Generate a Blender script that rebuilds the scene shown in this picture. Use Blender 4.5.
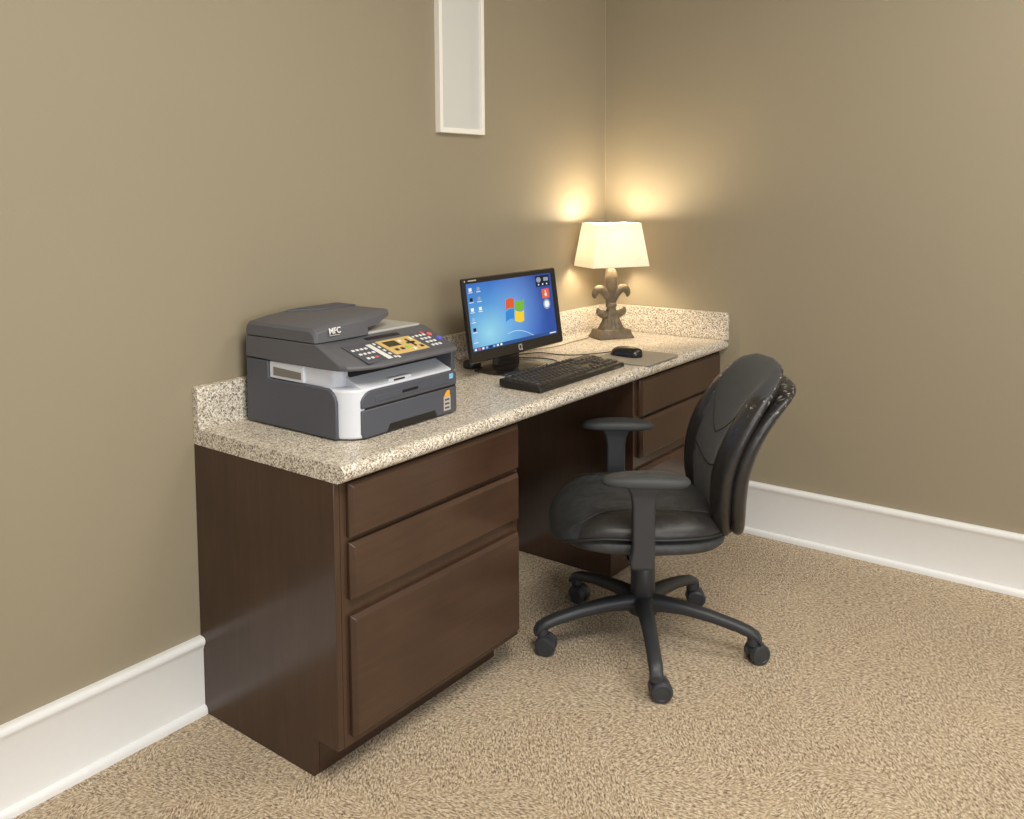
import bpy, bmesh, math, random
from mathutils import Vector, Matrix
random.seed(7)
R = math.radians
scene = bpy.context.scene
for o in list(bpy.data.objects):
    bpy.data.objects.remove(o)
col = scene.collection

# ------------------------------------------------------------------ camera
CF, CPX, CPY = 906.76, 434.10, 260.69
cam_d = bpy.data.cameras.new('camera')
cam = bpy.data.objects.new('camera', cam_d)
col.objects.link(cam)
scene.camera = cam
yaw, pitch, roll = 0.8701, -0.0754, -0.0128
_fw = Vector((math.sin(yaw)*math.cos(pitch), math.cos(yaw)*math.cos(pitch), math.sin(pitch)))
_rt = Vector((math.cos(yaw), -math.sin(yaw), 0))
_up = _rt.cross(_fw)
_r2 = _rt*math.cos(roll) + _up*math.sin(roll)
_u2 = -_rt*math.sin(roll) + _up*math.cos(roll)
cam.matrix_world = Matrix(((_r2.x, _u2.x, -_fw.x, -3.4929), (_r2.y, _u2.y, -_fw.y, -1.9723), (_r2.z, _u2.z, -_fw.z, 1.3649), (0, 0, 0, 1)))
cam_d.sensor_fit = 'HORIZONTAL'
cam_d.sensor_width = 36
cam_d.lens = CF/1024*36
cam_d.shift_x = (512-CPX)/1024
cam_d.shift_y = (CPY-409.5)/1024
cam_d.clip_start = 0.02

# ------------------------------------------------------------------ world, lights, exposure
world = bpy.data.worlds.new('world')
scene.world = world
world.use_nodes = True
world.node_tree.nodes['Background'].inputs[0].default_value = (0.92, 0.95, 1.0, 1)
world.node_tree.nodes['Background'].inputs[1].default_value = 0.45

def area_light(name, loc, target, sx, sy, power, color):
    d = bpy.data.lights.new(name, 'AREA')
    d.shape = 'RECTANGLE'; d.size = sx; d.size_y = sy
    d.energy = power; d.color = color
    o = bpy.data.objects.new(name, d)
    o.location = loc
    o.rotation_euler = (Vector(target)-Vector(loc)).to_track_quat('-Z', 'Y').to_euler()
    col.objects.link(o)
    return o
# recessed ceiling lights of the room, and daylight from the window behind the camera
area_light('ceiling_lamp_near', (-2.7, -1.9, 2.70), (-2.7, -1.9, 0), 0.9, 0.9, 54, (1.0, 0.95, 0.87))
area_light('ceiling_lamp_far', (-1.0, -2.3, 2.70), (-1.0, -2.3, 0), 0.9, 0.9, 29, (1.0, 0.95, 0.88))
area_light('window_daylight', (-3.6, -4.3, 1.5), (-1.4, -0.3, 0.8), 1.8, 1.5, 62, (0.93, 0.97, 1.0))

scene.view_settings.view_transform = 'Standard'
scene.view_settings.look = 'None'
scene.view_settings.exposure = 0.0
scene.view_settings.gamma = 1.0
scene.view_settings.use_curve_mapping = False

# ------------------------------------------------------------------ materials
def lin(c):
    c = c/255
    return c/12.92 if c <= 0.04045 else ((c+0.055)/1.055)**2.4
def rgb(r, g, b):
    return (lin(r), lin(g), lin(b), 1)

class NT:
    def __init__(self, name):
        self.m = bpy.data.materials.new(name)
        self.m.use_nodes = True
        self.t = self.m.node_tree
        self.b = self.t.nodes['Principled BSDF']
    def n(self, kind, **kw):
        x = self.t.nodes.new(kind)
        for k, v in kw.items():
            if k.startswith('_'):
                setattr(x, k[1:], v)
            else:
                x.inputs[k.replace('__', ' ')].default_value = v
        return x
    def l(self, a, ao, b, bi):
        self.t.links.new(a.outputs[ao], b.inputs[bi])
    def coord(self, scale=(1, 1, 1), rot=(0, 0, 0), out='Object'):
        c = self.n('ShaderNodeTexCoord'); m = self.n('ShaderNodeMapping')
        m.inputs['Scale'].default_value = scale
        m.inputs['Rotation'].default_value = rot
        self.l(c, out, m, 'Vector')
        return m
    def ramp(self, stops, interp='LINEAR'):
        r = self.n('ShaderNodeValToRGB')
        r.color_ramp.interpolation = interp
        e = r.color_ramp.elements
        while len(e) < len(stops):
            e.new(0.5)
        for i, (p, c) in enumerate(stops):
            e[i].position = p; e[i].color = c
        return r
    def bump(self, src, out, strength, dist):
        b = self.n('ShaderNodeBump')
        b.inputs['Strength'].default_value = strength
        b.inputs['Distance'].default_value = dist
        self.l(src, out, b, 'Height')
        self.l(b, 'Normal', self.b, 'Normal')
        return b

def plain(name, c, rough=0.5, metal=0.0, spec=0.5, coat=0.0, bump=None, var=0.0):
    M = NT(name)
    M.b.inputs['Base Color'].default_value = rgb(*c)
    M.b.inputs['Roughness'].default_value = rough
    M.b.inputs['Metallic'].default_value = metal
    M.b.inputs['Specular IOR Level'].default_value = spec
    M.b.inputs['Coat Weight'].default_value = coat
    co = M.coord()
    no = M.n('ShaderNodeTexNoise', Scale=(bump[0] if bump else 60.0), Detail=3.0)
    M.l(co, 'Vector', no, 'Vector')
    if bump:
        M.bump(no, 'Fac', bump[1], bump[2])
    v = var or 0.003
    lo = [x*(1-v) for x in c]; hi = [min(255, x*(1+v)) for x in c]
    r = M.ramp([(0.3, rgb(*lo)), (0.7, rgb(*hi))])
    M.l(no, 'Fac', r, 'Fac'); M.l(r, 'Color', M.b, 'Base Color')
    return M.m

def emit(name, c, s=1.0):
    M = NT(name)
    M.b.inputs['Base Color'].default_value = (0, 0, 0, 1)
    M.b.inputs['Emission Color'].default_value = rgb(*c)
    M.b.inputs['Emission Strength'].default_value = s
    M.b.inputs['Roughness'].default_value = 0.3
    M.b.inputs['Specular IOR Level'].default_value = 0.2
    return M.m

def mat_wall():
    M = NT('tan_wall_paint')
    co = M.coord()
    n1 = M.n('ShaderNodeTexNoise', Scale=1.1, Detail=2.0); M.l(co, 'Vector', n1, 'Vector')
    r = M.ramp([(0.3, rgb(149, 138, 116)), (0.7, rgb(152, 141, 118))])
    M.l(n1, 'Fac', r, 'Fac'); M.l(r, 'Color', M.b, 'Base Color')
    n2 = M.n('ShaderNodeTexNoise', Scale=160.0, Detail=3.0); M.l(co, 'Vector', n2, 'Vector')
    M.bump(n2, 'Fac', 0.12, 0.002)
    M.b.inputs['Roughness'].default_value = 0.55
    M.b.inputs['Specular IOR Level'].default_value = 0.35
    return M.m

def mat_carpet():
    M = NT('loop_pile_carpet')
    co = M.coord()
    lays = []
    for ang, off in ((0.35, 0.0), (1.35, 3.1), (2.45, 7.7)):          # patches of pile lying in three directions
        mp = M.n('ShaderNodeMapping'); mp.inputs['Rotation'].default_value = (0, 0, ang)
        mp2 = M.n('ShaderNodeMapping'); mp2.inputs['Scale'].default_value = (1.0, 2.5, 1.0); mp2.inputs['Location'].default_value = (off, off, 0)
        M.l(co, 'Vector', mp, 'Vector'); M.l(mp, 'Vector', mp2, 'Vector')
        q = M.n('ShaderNodeTexNoise', Scale=92.0, Detail=3.5, Roughness=0.68, Distortion=0.5); M.l(mp2, 'Vector', q, 'Vector')
        lays.append(q)
    def mask(seed):
        mm = M.n('ShaderNodeMapping'); mm.inputs['Location'].default_value = (seed, seed, 0); M.l(co, 'Vector', mm, 'Vector')
        w = M.n('ShaderNodeTexNoise', Scale=3.0, Detail=2.0); M.l(mm, 'Vector', w, 'Vector')
        rr = M.ramp([(0.48, (0, 0, 0, 1)), (0.52, (1, 1, 1, 1))]); M.l(w, 'Fac', rr, 'Fac'); return rr
    m1 = M.n('ShaderNodeMix', _data_type='FLOAT'); k1 = mask(0.0); M.l(k1, 'Color', m1, 0)
    M.t.links.new(lays[0].outputs['Fac'], m1.inputs[2]); M.t.links.new(lays[1].outputs['Fac'], m1.inputs[3])
    n1 = M.n('ShaderNodeMix', _data_type='FLOAT'); k2 = mask(5.0); M.l(k2, 'Color', n1, 0)
    M.t.links.new(m1.outputs[0], n1.inputs[2]); M.t.links.new(lays[2].outputs['Fac'], n1.inputs[3])
    r = M.ramp([(0.37, rgb(116, 94, 72)), (0.45, rgb(172, 150, 121)), (0.52, rgb(203, 183, 153)), (0.60, rgb(234, 218, 192))])
    M.t.links.new(n1.outputs[0], r.inputs['Fac'])
    n3 = M.n('ShaderNodeTexNoise', Scale=1.3, Detail=3.0); M.l(co, 'Vector', n3, 'Vector')
    r3 = M.ramp([(0.3, (0.90, 0.89, 0.88, 1)), (0.7, (1, 1, 1, 1))])
    M.l(n3, 'Fac', r3, 'Fac')
    mx = M.n('ShaderNodeMix', _data_type='RGBA', _blend_type='MULTIPLY'); mx.inputs[0].default_value = 1.0
    M.t.links.new(r.outputs['Color'], mx.inputs[6]); M.t.links.new(r3.outputs['Color'], mx.inputs[7])
    M.t.links.new(mx.outputs[2], M.b.inputs['Base Color'])
    M.bump(n1, 0, 0.8, 0.008)
    M.b.inputs['Roughness'].default_value = 0.95
    M.b.inputs['Specular IOR Level'].default_value = 0.1
    M.b.inputs['Sheen Weight'].default_value = 0.15
    return M.m

def mat_laminate():
    M = NT('speckled_laminate')
    co = M.coord()
    v = M.n('ShaderNodeTexVoronoi', Scale=300.0, Randomness=1.0); M.l(co, 'Vector', v, 'Vector')
    sep = M.n('ShaderNodeSeparateColor'); M.l(v, 'Color', sep, 'Color')
    r = M.ramp([(0.0, rgb(116, 104, 90)), (0.12, rgb(168, 155, 136)), (0.30, rgb(204, 193, 174)), (0.52, rgb(220, 211, 196)), (0.78, rgb(238, 232, 220))], 'CONSTANT')
    M.l(sep, 'Red', r, 'Fac')
    n = M.n('ShaderNodeTexNoise', Scale=240.0, Detail=2.0); M.l(co, 'Vector', n, 'Vector')
    r2 = M.ramp([(0.34, rgb(186, 174, 156)), (0.46, (1, 1, 1, 1))]); M.l(n, 'Fac', r2, 'Fac')
    mx = M.n('ShaderNodeMix', _data_type='RGBA', _blend_type='MULTIPLY'); mx.inputs[0].default_value = 0.75
    M.t.links.new(r.outputs['Color'], mx.inputs[6]); M.t.links.new(r2.outputs['Color'], mx.inputs[7])
    M.t.links.new(mx.outputs[2], M.b.inputs['Base Color'])
    M.b.inputs['Roughness'].default_value = 0.38
    M.bump(n, 'Fac', 0.05, 0.001)
    return M.m

def mat_wood(name, horizontal=False):
    M = NT(name)
    co = M.coord(scale=((1.2, 14, 14) if horizontal else (14, 14, 1.2)))
    n = M.n('ShaderNodeTexNoise', Scale=3.0, Detail=6.0, Roughness=0.62, Distortion=0.6); M.l(co, 'Vector', n, 'Vector')
    r = M.ramp([(0.25, rgb(66, 48, 37)), (0.5, rgb(70, 51, 39)), (0.75, rgb(76, 55, 42))])
    M.l(n, 'Fac', r, 'Fac')
    co2 = M.coord()
    n2 = M.n('ShaderNodeTexNoise', Scale=5.0, Detail=3.0); M.l(co2, 'Vector', n2, 'Vector')
    r2 = M.ramp([(0.3, (0.82, 0.80, 0.79, 1)), (0.7, (1.05, 1.03, 1.0, 1))]); M.l(n2, 'Fac', r2, 'Fac')
    mx = M.n('ShaderNodeMix', _data_type='RGBA', _blend_type='MULTIPLY'); mx.inputs[0].default_value = 1.0
    M.t.links.new(r.outputs['Color'], mx.inputs[6]); M.t.links.new(r2.outputs['Color'], mx.inputs[7])
    M.t.links.new(mx.outputs[2], M.b.inputs['Base Color'])
    M.b.inputs['Roughness'].default_value = 0.22
    M.b.inputs['Specular IOR Level'].default_value = 0.5
    M.bump(n, 'Fac', 0.04, 0.001)
    return M.m

def mat_linen():
    M = NT('linen_lampshade')
    out = M.t.nodes['Material Output']
    co = M.coord()
    w = M.n('ShaderNodeTexNoise', Scale=420.0, Detail=2.0); M.l(co, 'Vector', w, 'Vector')
    r = M.ramp([(0.3, rgb(228, 220, 204)), (0.7, rgb(250, 246, 238))]); M.l(w, 'Fac', r, 'Fac')
    d = M.n('ShaderNodeBsdfDiffuse'); t = M.n('ShaderNodeBsdfTranslucent'); s = M.n('ShaderNodeMixShader')
    M.l(r, 'Color', d, 'Color'); M.l(r, 'Color', t, 'Color')
    s.inputs[0].default_value = 0.32
    M.t.links.new(d.outputs[0], s.inputs[1]); M.t.links.new(t.outputs[0], s.inputs[2])
    M.t.links.new(s.outputs[0], out.inputs['Surface'])
    return M.m

def mat_antique():
    M = NT('antique_bronze_resin')
    co = M.coord()
    n = M.n('ShaderNodeTexNoise', Scale=45.0, Detail=5.0); M.l(co, 'Vector', n, 'Vector')
    r = M.ramp([(0.3, rgb(90, 78, 62)), (0.55, rgb(106, 94, 75)), (0.75, rgb(124, 111, 90))]); M.l(n, 'Fac', r, 'Fac')
    M.l(r, 'Color', M.b, 'Base Color')
    M.b.inputs['Roughness'].default_value = 0.5
    M.b.inputs['Metallic'].default_value = 0.15
    M.bump(n, 'Fac', 0.2, 0.003)
    return M.m

def mat_leather(name, c, worn=False, rough=0.34):
    M = NT(name)
    co = M.coord()
    n = M.n('ShaderNodeTexNoise', Scale=22.0, Detail=4.0, Distortion=1.2); M.l(co, 'Vector', n, 'Vector')
    v = M.n('ShaderNodeTexVoronoi', Scale=420.0); M.l(co, 'Vector', v, 'Vector')
    ad = M.n('ShaderNodeMath', _operation='MULTIPLY_ADD'); ad.inputs[1].default_value = 0.12
    M.l(v, 'Distance', ad, 0); M.l(n, 'Fac', ad, 2)
    M.bump(ad, 'Value', 0.35, 0.006)
    lo = rgb(*[x*0.85 for x in c]); hi = rgb(*[x*1.12 for x in c])
    r = M.ramp([(0.3, lo), (0.7, hi)]); M.l(n, 'Fac', r, 'Fac')
    M.b.inputs['Roughness'].default_value = rough
    last = r
    if worn:  # cracked, peeled patches near the top of the side bolsters
        sx = M.n('ShaderNodeSeparateXYZ'); M.l(co, 'Vector', sx, 'Vector')
        n2 = M.n('ShaderNodeTexNoise', Scale=75.0, Detail=4.0, Distortion=0.6); M.l(co, 'Vector', n2, 'Vector')
        mr = M.n('ShaderNodeMapRange'); mr.inputs[1].default_value = 0.68; mr.inputs[2].default_value = 0.80
        mr.inputs[3].default_value = 0.0; mr.inputs[4].default_value = 0.16
        M.l(sx, 'Z', mr, 0)
        a = M.n('ShaderNodeMath', _operation='ADD'); M.l(mr, 0, a, 0); M.l(n2, 'Fac', a, 1)
        r3 = M.ramp([(0.745, (0, 0, 0, 1)), (0.775, (1, 1, 1, 1))]); M.l(a, 'Value', r3, 'Fac')
        mx = M.n('ShaderNodeMix', _data_type='RGBA')
        M.l(r3, 'Color', mx, 0)
        M.t.links.new(r.outputs['Color'], mx.inputs[6]); mx.inputs[7].default_value = rgb(150, 148, 146)
        M.t.links.new(mx.outputs[2], M.b.inputs['Base Color'])
    else:
        M.l(r, 'Color', M.b, 'Base Color')
    return M.m

def mat_fabric(name, c):
    M = NT(name)
    co = M.coord()
    w = M.n('ShaderNodeTexNoise', Scale=700.0, Detail=2.0); M.l(co, 'Vector', w, 'Vector')
    lo = rgb(*[x*0.86 for x in c]); hi = rgb(*[x*1.14 for x in c])
    r = M.ramp([(0.3, lo), (0.7, hi)]); M.l(w, 'Fac', r, 'Fac'); M.l(r, 'Color', M.b, 'Base Color')
    M.b.inputs['Roughness'].default_value = 0.85
    M.b.inputs['Sheen Weight'].default_value = 0.1
    M.bump(w, 'Fac', 0.3, 0.001)
    return M.m

def mat_screen():
    """glowing desktop picture: blue with a pale cyan glow at the lower left"""
    M = NT('screen_desktop_picture')
    c = M.n('ShaderNodeTexCoord')
    def blob(cx, cz, sx, sz, lo, hi):
        m = M.n('ShaderNodeMapping'); m.vector_type = 'POINT'
        m.inputs['Location'].default_value = (-cx*sx, 0, -cz*sz); m.inputs['Scale'].default_value = (sx, 0.0, sz)
        M.l(c, 'Object', m, 'Vector')
        g = M.n('ShaderNodeTexGradient', _gradient_type='SPHERICAL'); M.l(m, 'Vector', g, 'Vector')
        return g
    g1 = blob(-0.15, 0.05, 2.8, 3.9, 0, 1)
    r1 = M.ramp([(0.0, rgb(38, 74, 156)), (0.30, rgb(50, 104, 190)), (0.62, rgb(78, 150, 214)), (1.0, rgb(150, 214, 234))])
    M.l(g1, 'Fac', r1, 'Fac')
    g2 = blob(0.02, 0.12, 6.0, 6.0, 0, 1)
    r2 = M.ramp([(0.0, (0, 0, 0, 1)), (1.0, rgb(120, 150, 190))]); M.l(g2, 'Fac', r2, 'Fac')
    mx = M.n('ShaderNodeMix', _data_type='RGBA', _blend_type='SCREEN'); mx.inputs[0].default_value = 0.6
    M.t.links.new(r1.outputs['Color'], mx.inputs[6]); M.t.links.new(r2.outputs['Color'], mx.inputs[7])
    M.b.inputs['Base Color'].default_value = (0.01, 0.01, 0.01, 1)
    M.t.links.new(mx.outputs[2], M.b.inputs['Emission Color'])
    M.b.inputs['Emission Strength'].default_value = 1.0
    M.b.inputs['Roughness'].default_value = 0.35
    M.b.inputs['Specular IOR Level'].default_value = 0.25
    return M.m

WALL = mat_wall(); CARPET = mat_carpet(); LAM = mat_laminate()
WOOD = mat_wood('espresso_wood_upright'); WOODH = mat_wood('espresso_wood_level', True)
TRIM = plain('white_trim_paint', (240, 240, 238), 0.35)
CEIL = plain('white_ceiling_paint', (225, 220, 208), 0.9)
SLOT_SHADE = plain('painted_slot_shade', (24, 20, 18), 0.8)  # shade inside the printer's output slot, put into the colour
P_DARK = plain('charcoal_grey_plastic', (78, 80, 88), 0.5, bump=(500.0, 0.08, 0.0006))
P_DARK2 = plain('grey_brown_plastic', (90, 90, 94), 0.5, bump=(500.0, 0.08, 0.0006))
P_WHITE = plain('pale_grey_plastic', (214, 216, 222), 0.45)
P_PLATE = plain('light_grey_plate', (178, 175, 168), 0.5)
P_BLACK = plain('black_plastic', (26, 24, 23), 0.4)
P_GOLD = plain('gold_panel', (212, 180, 112), 0.4)
P_WBTN = plain('white_button', (226, 226, 222), 0.4)
P_RED = plain('red_button', (206, 96, 92), 0.4)
P_BLUE = plain('blue_button', (92, 96, 206), 0.4)
P_CYAN = plain('cyan_sticker', (126, 186, 222), 0.4)
P_ORANGE = plain('orange_sticker', (238, 168, 44), 0.4)
P_STK = plain('silver_sticker', (188, 180, 166), 0.4)
P_GREEN = plain('green_button', (150, 200, 90), 0.4)
P_LCD = plain('display_glass', (52, 50, 30), 0.15)
MON = plain('black_bezel_plastic', (32, 28, 25), 0.22, coat=0.3)
MONF = plain('black_foot_plastic', (34, 30, 27), 0.25, coat=0.3)
KEYM = plain('black_key_plastic', (60, 56, 50), 0.5)
KEYB = plain('black_keyboard_plastic', (30, 27, 24), 0.4)
SILVER = plain('silver_mark', (205, 200, 190), 0.35, metal=0.4)
PAD = plain('light_grey_mouse_pad', (156, 148, 132), 0.7)
CH_PL = plain('black_chair_plastic', (49, 50, 53), 0.46, bump=(300.0, 0.15, 0.0008))
CH_AR = plain('grey_black_arm_pad', (58, 60, 61), 0.6, bump=(300.0, 0.15, 0.0008))
LEATHER = mat_leather('black_leather', (42, 40, 39), rough=0.42)
LEATHERW = mat_leather('worn_black_leather', (42, 40, 39), worn=True)
LEATHERM = mat_leather('matte_black_leather', (56, 57, 58), rough=0.55)
FABRIC = mat_fabric('charcoal_seat_fabric', (54, 55, 56))
SEAM = plain('black_seam', (34, 33, 33), 0.6)
LINEN = mat_linen(); ANTIQUE = mat_antique()
BULB = emit('warm_bulb_glow', (255, 234, 200), 235.0)
CORD = plain('black_cord', (40, 34, 28), 0.5)
CORDB = plain('brown_cord', (128, 108, 78), 0.5)
SCREENM = mat_screen()
GRILLE = plain('pale_grey_grille', (206, 206, 200), 0.7, bump=(900.0, 0.2, 0.0006))

# ------------------------------------------------------------------ geometry helpers
def obj(name, bm, mats, parent=None, smooth=False, bevel=0, seg=2, sub=0, loc=None, rot=None, angle=35):
    me = bpy.data.meshes.new(name)
    bmesh.ops.recalc_face_normals(bm, faces=bm.faces)
    bm.to_mesh(me); bm.free()
    if not isinstance(mats, (list, tuple)):
        mats = [mats]
    for m in mats:
        me.materials.append(m)
    o = bpy.data.objects.new(name, me)
    col.objects.link(o)
    if parent: o.parent = parent
    if loc: o.location = loc
    if rot: o.rotation_euler = rot
    if bevel:
        b = o.modifiers.new('bevel', 'BEVEL'); b.width = bevel; b.segments = seg
        b.limit_method = 'ANGLE'; b.angle_limit = R(30); b.harden_normals = False
    if sub:
        s = o.modifiers.new('subdivision', 'SUBSURF'); s.levels = sub; s.render_levels = sub
    if smooth or bevel:
        for p in me.polygons: p.use_smooth = True
        if not smooth or angle < 180:
            try:
                me.set_sharp_from_angle(angle=R(angle if smooth else 30))
            except Exception:
                pass
    return o
def BM(): return bmesh.new()
def box(bm, x0, x1, y0, y1, z0, z1, M=None, mi=0):
    vs = [bm.verts.new((x, y, z)) for x in (x0, x1) for y in (y0, y1) for z in (z0, z1)]
    fs = []
    for q in ((0, 1, 3, 2), (4, 6, 7, 5), (0, 4, 5, 1), (2, 3, 7, 6), (0, 2, 6, 4), (1, 5, 7, 3)):
        f = bm.faces.new([vs[i] for i in q]); f.material_index = mi; fs.append(f)
    if M: bmesh.ops.transform(bm, matrix=M, verts=vs)
    return vs
def boxbm(*a, **k):
    bm = BM(); box(bm, *a, **k); return bm
def ext(bm, pts, axis, a, b, mi=0):
    """extrude a 2D polygon along an axis: 0 -> pts are (y,z), 1 -> (x,z), 2 -> (x,y)"""
    def P(p, t):
        return (t, p[0], p[1]) if axis == 0 else (p[0], t, p[1]) if axis == 1 else (p[0], p[1], t)
    A = [bm.verts.new(P(p, a)) for p in pts]; B = [bm.verts.new(P(p, b)) for p in pts]
    n = len(pts)
    fs = [bm.faces.new(A), bm.faces.new(B[::-1])]
    for i in range(n):
        fs.append(bm.faces.new((A[i], A[(i+1) % n], B[(i+1) % n], B[i])))
    for f in fs: f.material_index = mi
    return A+B
def loft(bm, rings, cap=True, mi=0, closed=False):
    V = [[bm.verts.new(p) for p in r] for r in rings]
    n = len(rings[0])
    m = len(V)
    for i in range(m-1 if not closed else m):
        for j in range(n):
            f = bm.faces.new((V[i][j], V[i][(j+1) % n], V[(i+1) % m][(j+1) % n], V[(i+1) % m][j])); f.material_index = mi
    if cap and not closed:
        bm.faces.new(V[0][::-1]).material_index = mi; bm.faces.new(V[-1]).material_index = mi
    return V
def catmull(pts, k=6):
    pts = [Vector(p) for p in pts]
    P = [pts[0]*2-pts[1]]+pts+[pts[-1]*2-pts[-2]]
    out = []
    for i in range(1, len(P)-2):
        for s in range(k):
            t = s/k
            a, b, c, d = P[i-1], P[i], P[i+1], P[i+2]
            out.append(0.5*((2*b)+(c-a)*t+(2*a-5*b+4*c-d)*t*t+(3*b-a-3*c+d)*t**3))
    out.append(P[-2])
    return out
def tube(bm, pts, r, n=8, mi=0, flat=1.0, up=Vector((0, 0, 1))):
    """sweep; r may be a number or a list"""
    pts = [Vector(p) for p in pts]
    rings = []
    for i, p in enumerate(pts):
        t = (pts[min(i+1, len(pts)-1)]-pts[max(i-1, 0)]).normalized()
        s = t.cross(up)
        if s.length < 1e-4: s = t.cross(Vector((1, 0, 0)))
        s.normalize(); u = s.cross(t)
        rr = r[i] if isinstance(r, (list, tuple)) else r
        rings.append([p + s*math.cos(2*math.pi*k/n)*rr + u*math.sin(2*math.pi*k/n)*rr*flat for k in range(n)])
    return loft(bm, rings, mi=mi)
def lathe(bm, prof, n=32, c=(0, 0, 0), M=None, mi=0):
    rings = [[Vector((c[0]+r*math.cos(2*math.pi*k/n), c[1]+r*math.sin(2*math.pi*k/n), c[2]+z)) for k in range(n)] for r, z in prof]
    if M: rings = [[M @ p for p in r] for r in rings]
    return loft(bm, rings, mi=mi)
def rrect(w, d, r, n=5, cx=0, cy=0):
    out = []
    for (sx, sy, a0) in ((1, 1, 0), (-1, 1, 90), (-1, -1, 180), (1, -1, 270)):
        for k in range(n+1):
            a = R(a0+90*k/n)
            out.append((cx+sx*(w/2-r)+r*math.cos(a), cy+sy*(d/2-r)+r*math.sin(a)))
    return out
def thing(name, label, cat, loc=(0, 0, 0), rz=0, group=None):
    o = bpy.data.objects.new(name, None)
    o.location = loc; o.rotation_euler = (0, 0, rz); o.empty_display_size = 0.1
    col.objects.link(o); o['label'] = label; o['category'] = cat
    if group: o['group'] = group
    return o
def tag(o, label, cat, group=None):
    o['label'] = label; o['category'] = cat
    if group: o['group'] = group
    return o
def struct(o, label=None, cat=None):
    o['kind'] = 'structure'
    if label: o['label'] = label
    if cat: o['category'] = cat
    return o
def text_mesh(name, body, size, mat, parent, M, extrude=0.0003):
    cu = bpy.data.curves.new(name, 'FONT'); cu.body = body; cu.size = size; cu.extrude = extrude; cu.offset = 0.0004
    cu.align_x = 'CENTER'; cu.align_y = 'CENTER'
    t = bpy.data.objects.new(name, cu); col.objects.link(t)
    bpy.context.view_layer.update()
    me = bpy.data.meshes.new_from_object(t.evaluated_get(bpy.context.evaluated_depsgraph_get()))
    bpy.data.objects.remove(t)
    me.materials.clear(); me.materials.append(mat)
    me.transform(M)
    o = bpy.data.objects.new(name, me); col.objects.link(o); o.parent = parent
    return o

# ------------------------------------------------------------------ dimensions (metres; room corner at the origin)
L, D, HC, TH = 2.131, 0.557, 0.762, 0.041
FA = -0.521                      # cabinet face
X1, X2 = -1.42, -0.728           # knee space between the cabinets
RX, RY, RZ = -4.7, -4.4, 2.75

# ------------------------------------------------------------------ the room
struct(obj('floor', boxbm(RX, 0.1, RY, 0.1, -0.05, 0), CARPET), 'tan flecked loop pile carpet', 'floor')
struct(obj('wall_left', boxbm(RX, 0.1, 0, 0.1, 0, RZ), WALL), 'tan painted wall behind the desk', 'wall')
struct(obj('wall_right', boxbm(0, 0.1, RY, 0.0, 0, RZ), WALL), 'tan painted wall at the right end of the desk', 'wall')
struct(obj('ceiling', boxbm(RX, 0.1, RY, 0.1, RZ, RZ+0.05), CEIL), 'white ceiling', 'ceiling')
bm = BM(); tube(bm, [(-0.0015, -0.0015, 0.875), (-0.0012, -0.0012, RZ)], 0.0012, 6)
struct(obj('trim_1', bm, plain('corner_caulk', (176, 162, 134), 0.6)), 'thin pale caulk line in the wall corner', 'trim')

def base_profile():
    b = 0.208
    p = [(0, 0), (-0.024, 0)]
    for k in range(0, 6):                                    # shoe moulding
        a = R(90*k/5); p.append((-0.013-0.011*math.cos(a), 0.008+0.014*math.sin(a)))
    p += [(-0.013, 0.026), (-0.013, b-0.034), (-0.015, b-0.031), (-0.0155, b-0.026), (-0.019, b-0.022), (-0.022, b-0.016), (-0.023, b-0.010), (-0.021, b-0.004), (-0.016, b-0.001), (-0.010, b), (0, b)]
    return p
bp = base_profile()
bm = BM(); ext(bm, bp, 0, RX, -L-0.0008)
struct(obj('baseboard_left', bm, TRIM, smooth=True, angle=40), 'tall white baseboard left of the desk', 'baseboard')
bm = BM(); ext(bm, bp, 0, X1+0.001, X2-0.001)
struct(obj('baseboard_back', bm, TRIM, smooth=True, angle=40), 'white baseboard in the knee space under the desk', 'baseboard')
bm = BM(); vs = ext(bm, bp, 0, -FA+0.022, -RY)
for v in bm.verts:
    x, y, z = v.co; v.co = (y, -x, z)
struct(obj('baseboard_right', bm, TRIM, smooth=True, angle=40), 'tall white baseboard along the right wall', 'baseboard')

# wall panel above the desk
wp = thing('framed_panel', 'tall narrow white-framed pale grey panel mounted high on the wall', 'panel', (-1.014, 0, 1.565))
bm = BM()
fx, fh, ft = 0.124, 0.70, 0.022
pts = [(-fx, 0), (fx, 0), (fx, fh), (-fx, fh)]
inn = [(-fx+0.016, 0.018), (fx-0.016, 0.018), (fx-0.016, fh-0.018), (-fx+0.016, fh-0.018)]
O0 = [bm.verts.new((p[0], 0, p[1])) for p in pts]; O1 = [bm.verts.new((p[0], -ft, p[1])) for p in pts]
I1 = [bm.verts.new((p[0], -ft, p[1])) for p in inn]; I0 = [bm.verts.new((p[0], -0.010, p[1])) for p in inn]
for i in range(4):
    j = (i+1) % 4
    bm.faces.new((O0[i], O0[j], O1[j], O1[i])); bm.faces.new((O1[i], O1[j], I1[j], I1[i])); bm.faces.new((I1[i], I1[j], I0[j], I0[i]))
obj('frame', bm, plain('white_frame_paint', (240, 236, 226), 0.5), wp, bevel=0.002)
obj('grille', boxbm(-fx+0.016, fx-0.016, -0.011, -0.0005, 0.018, fh-0.018), GRILLE, wp)

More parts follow.
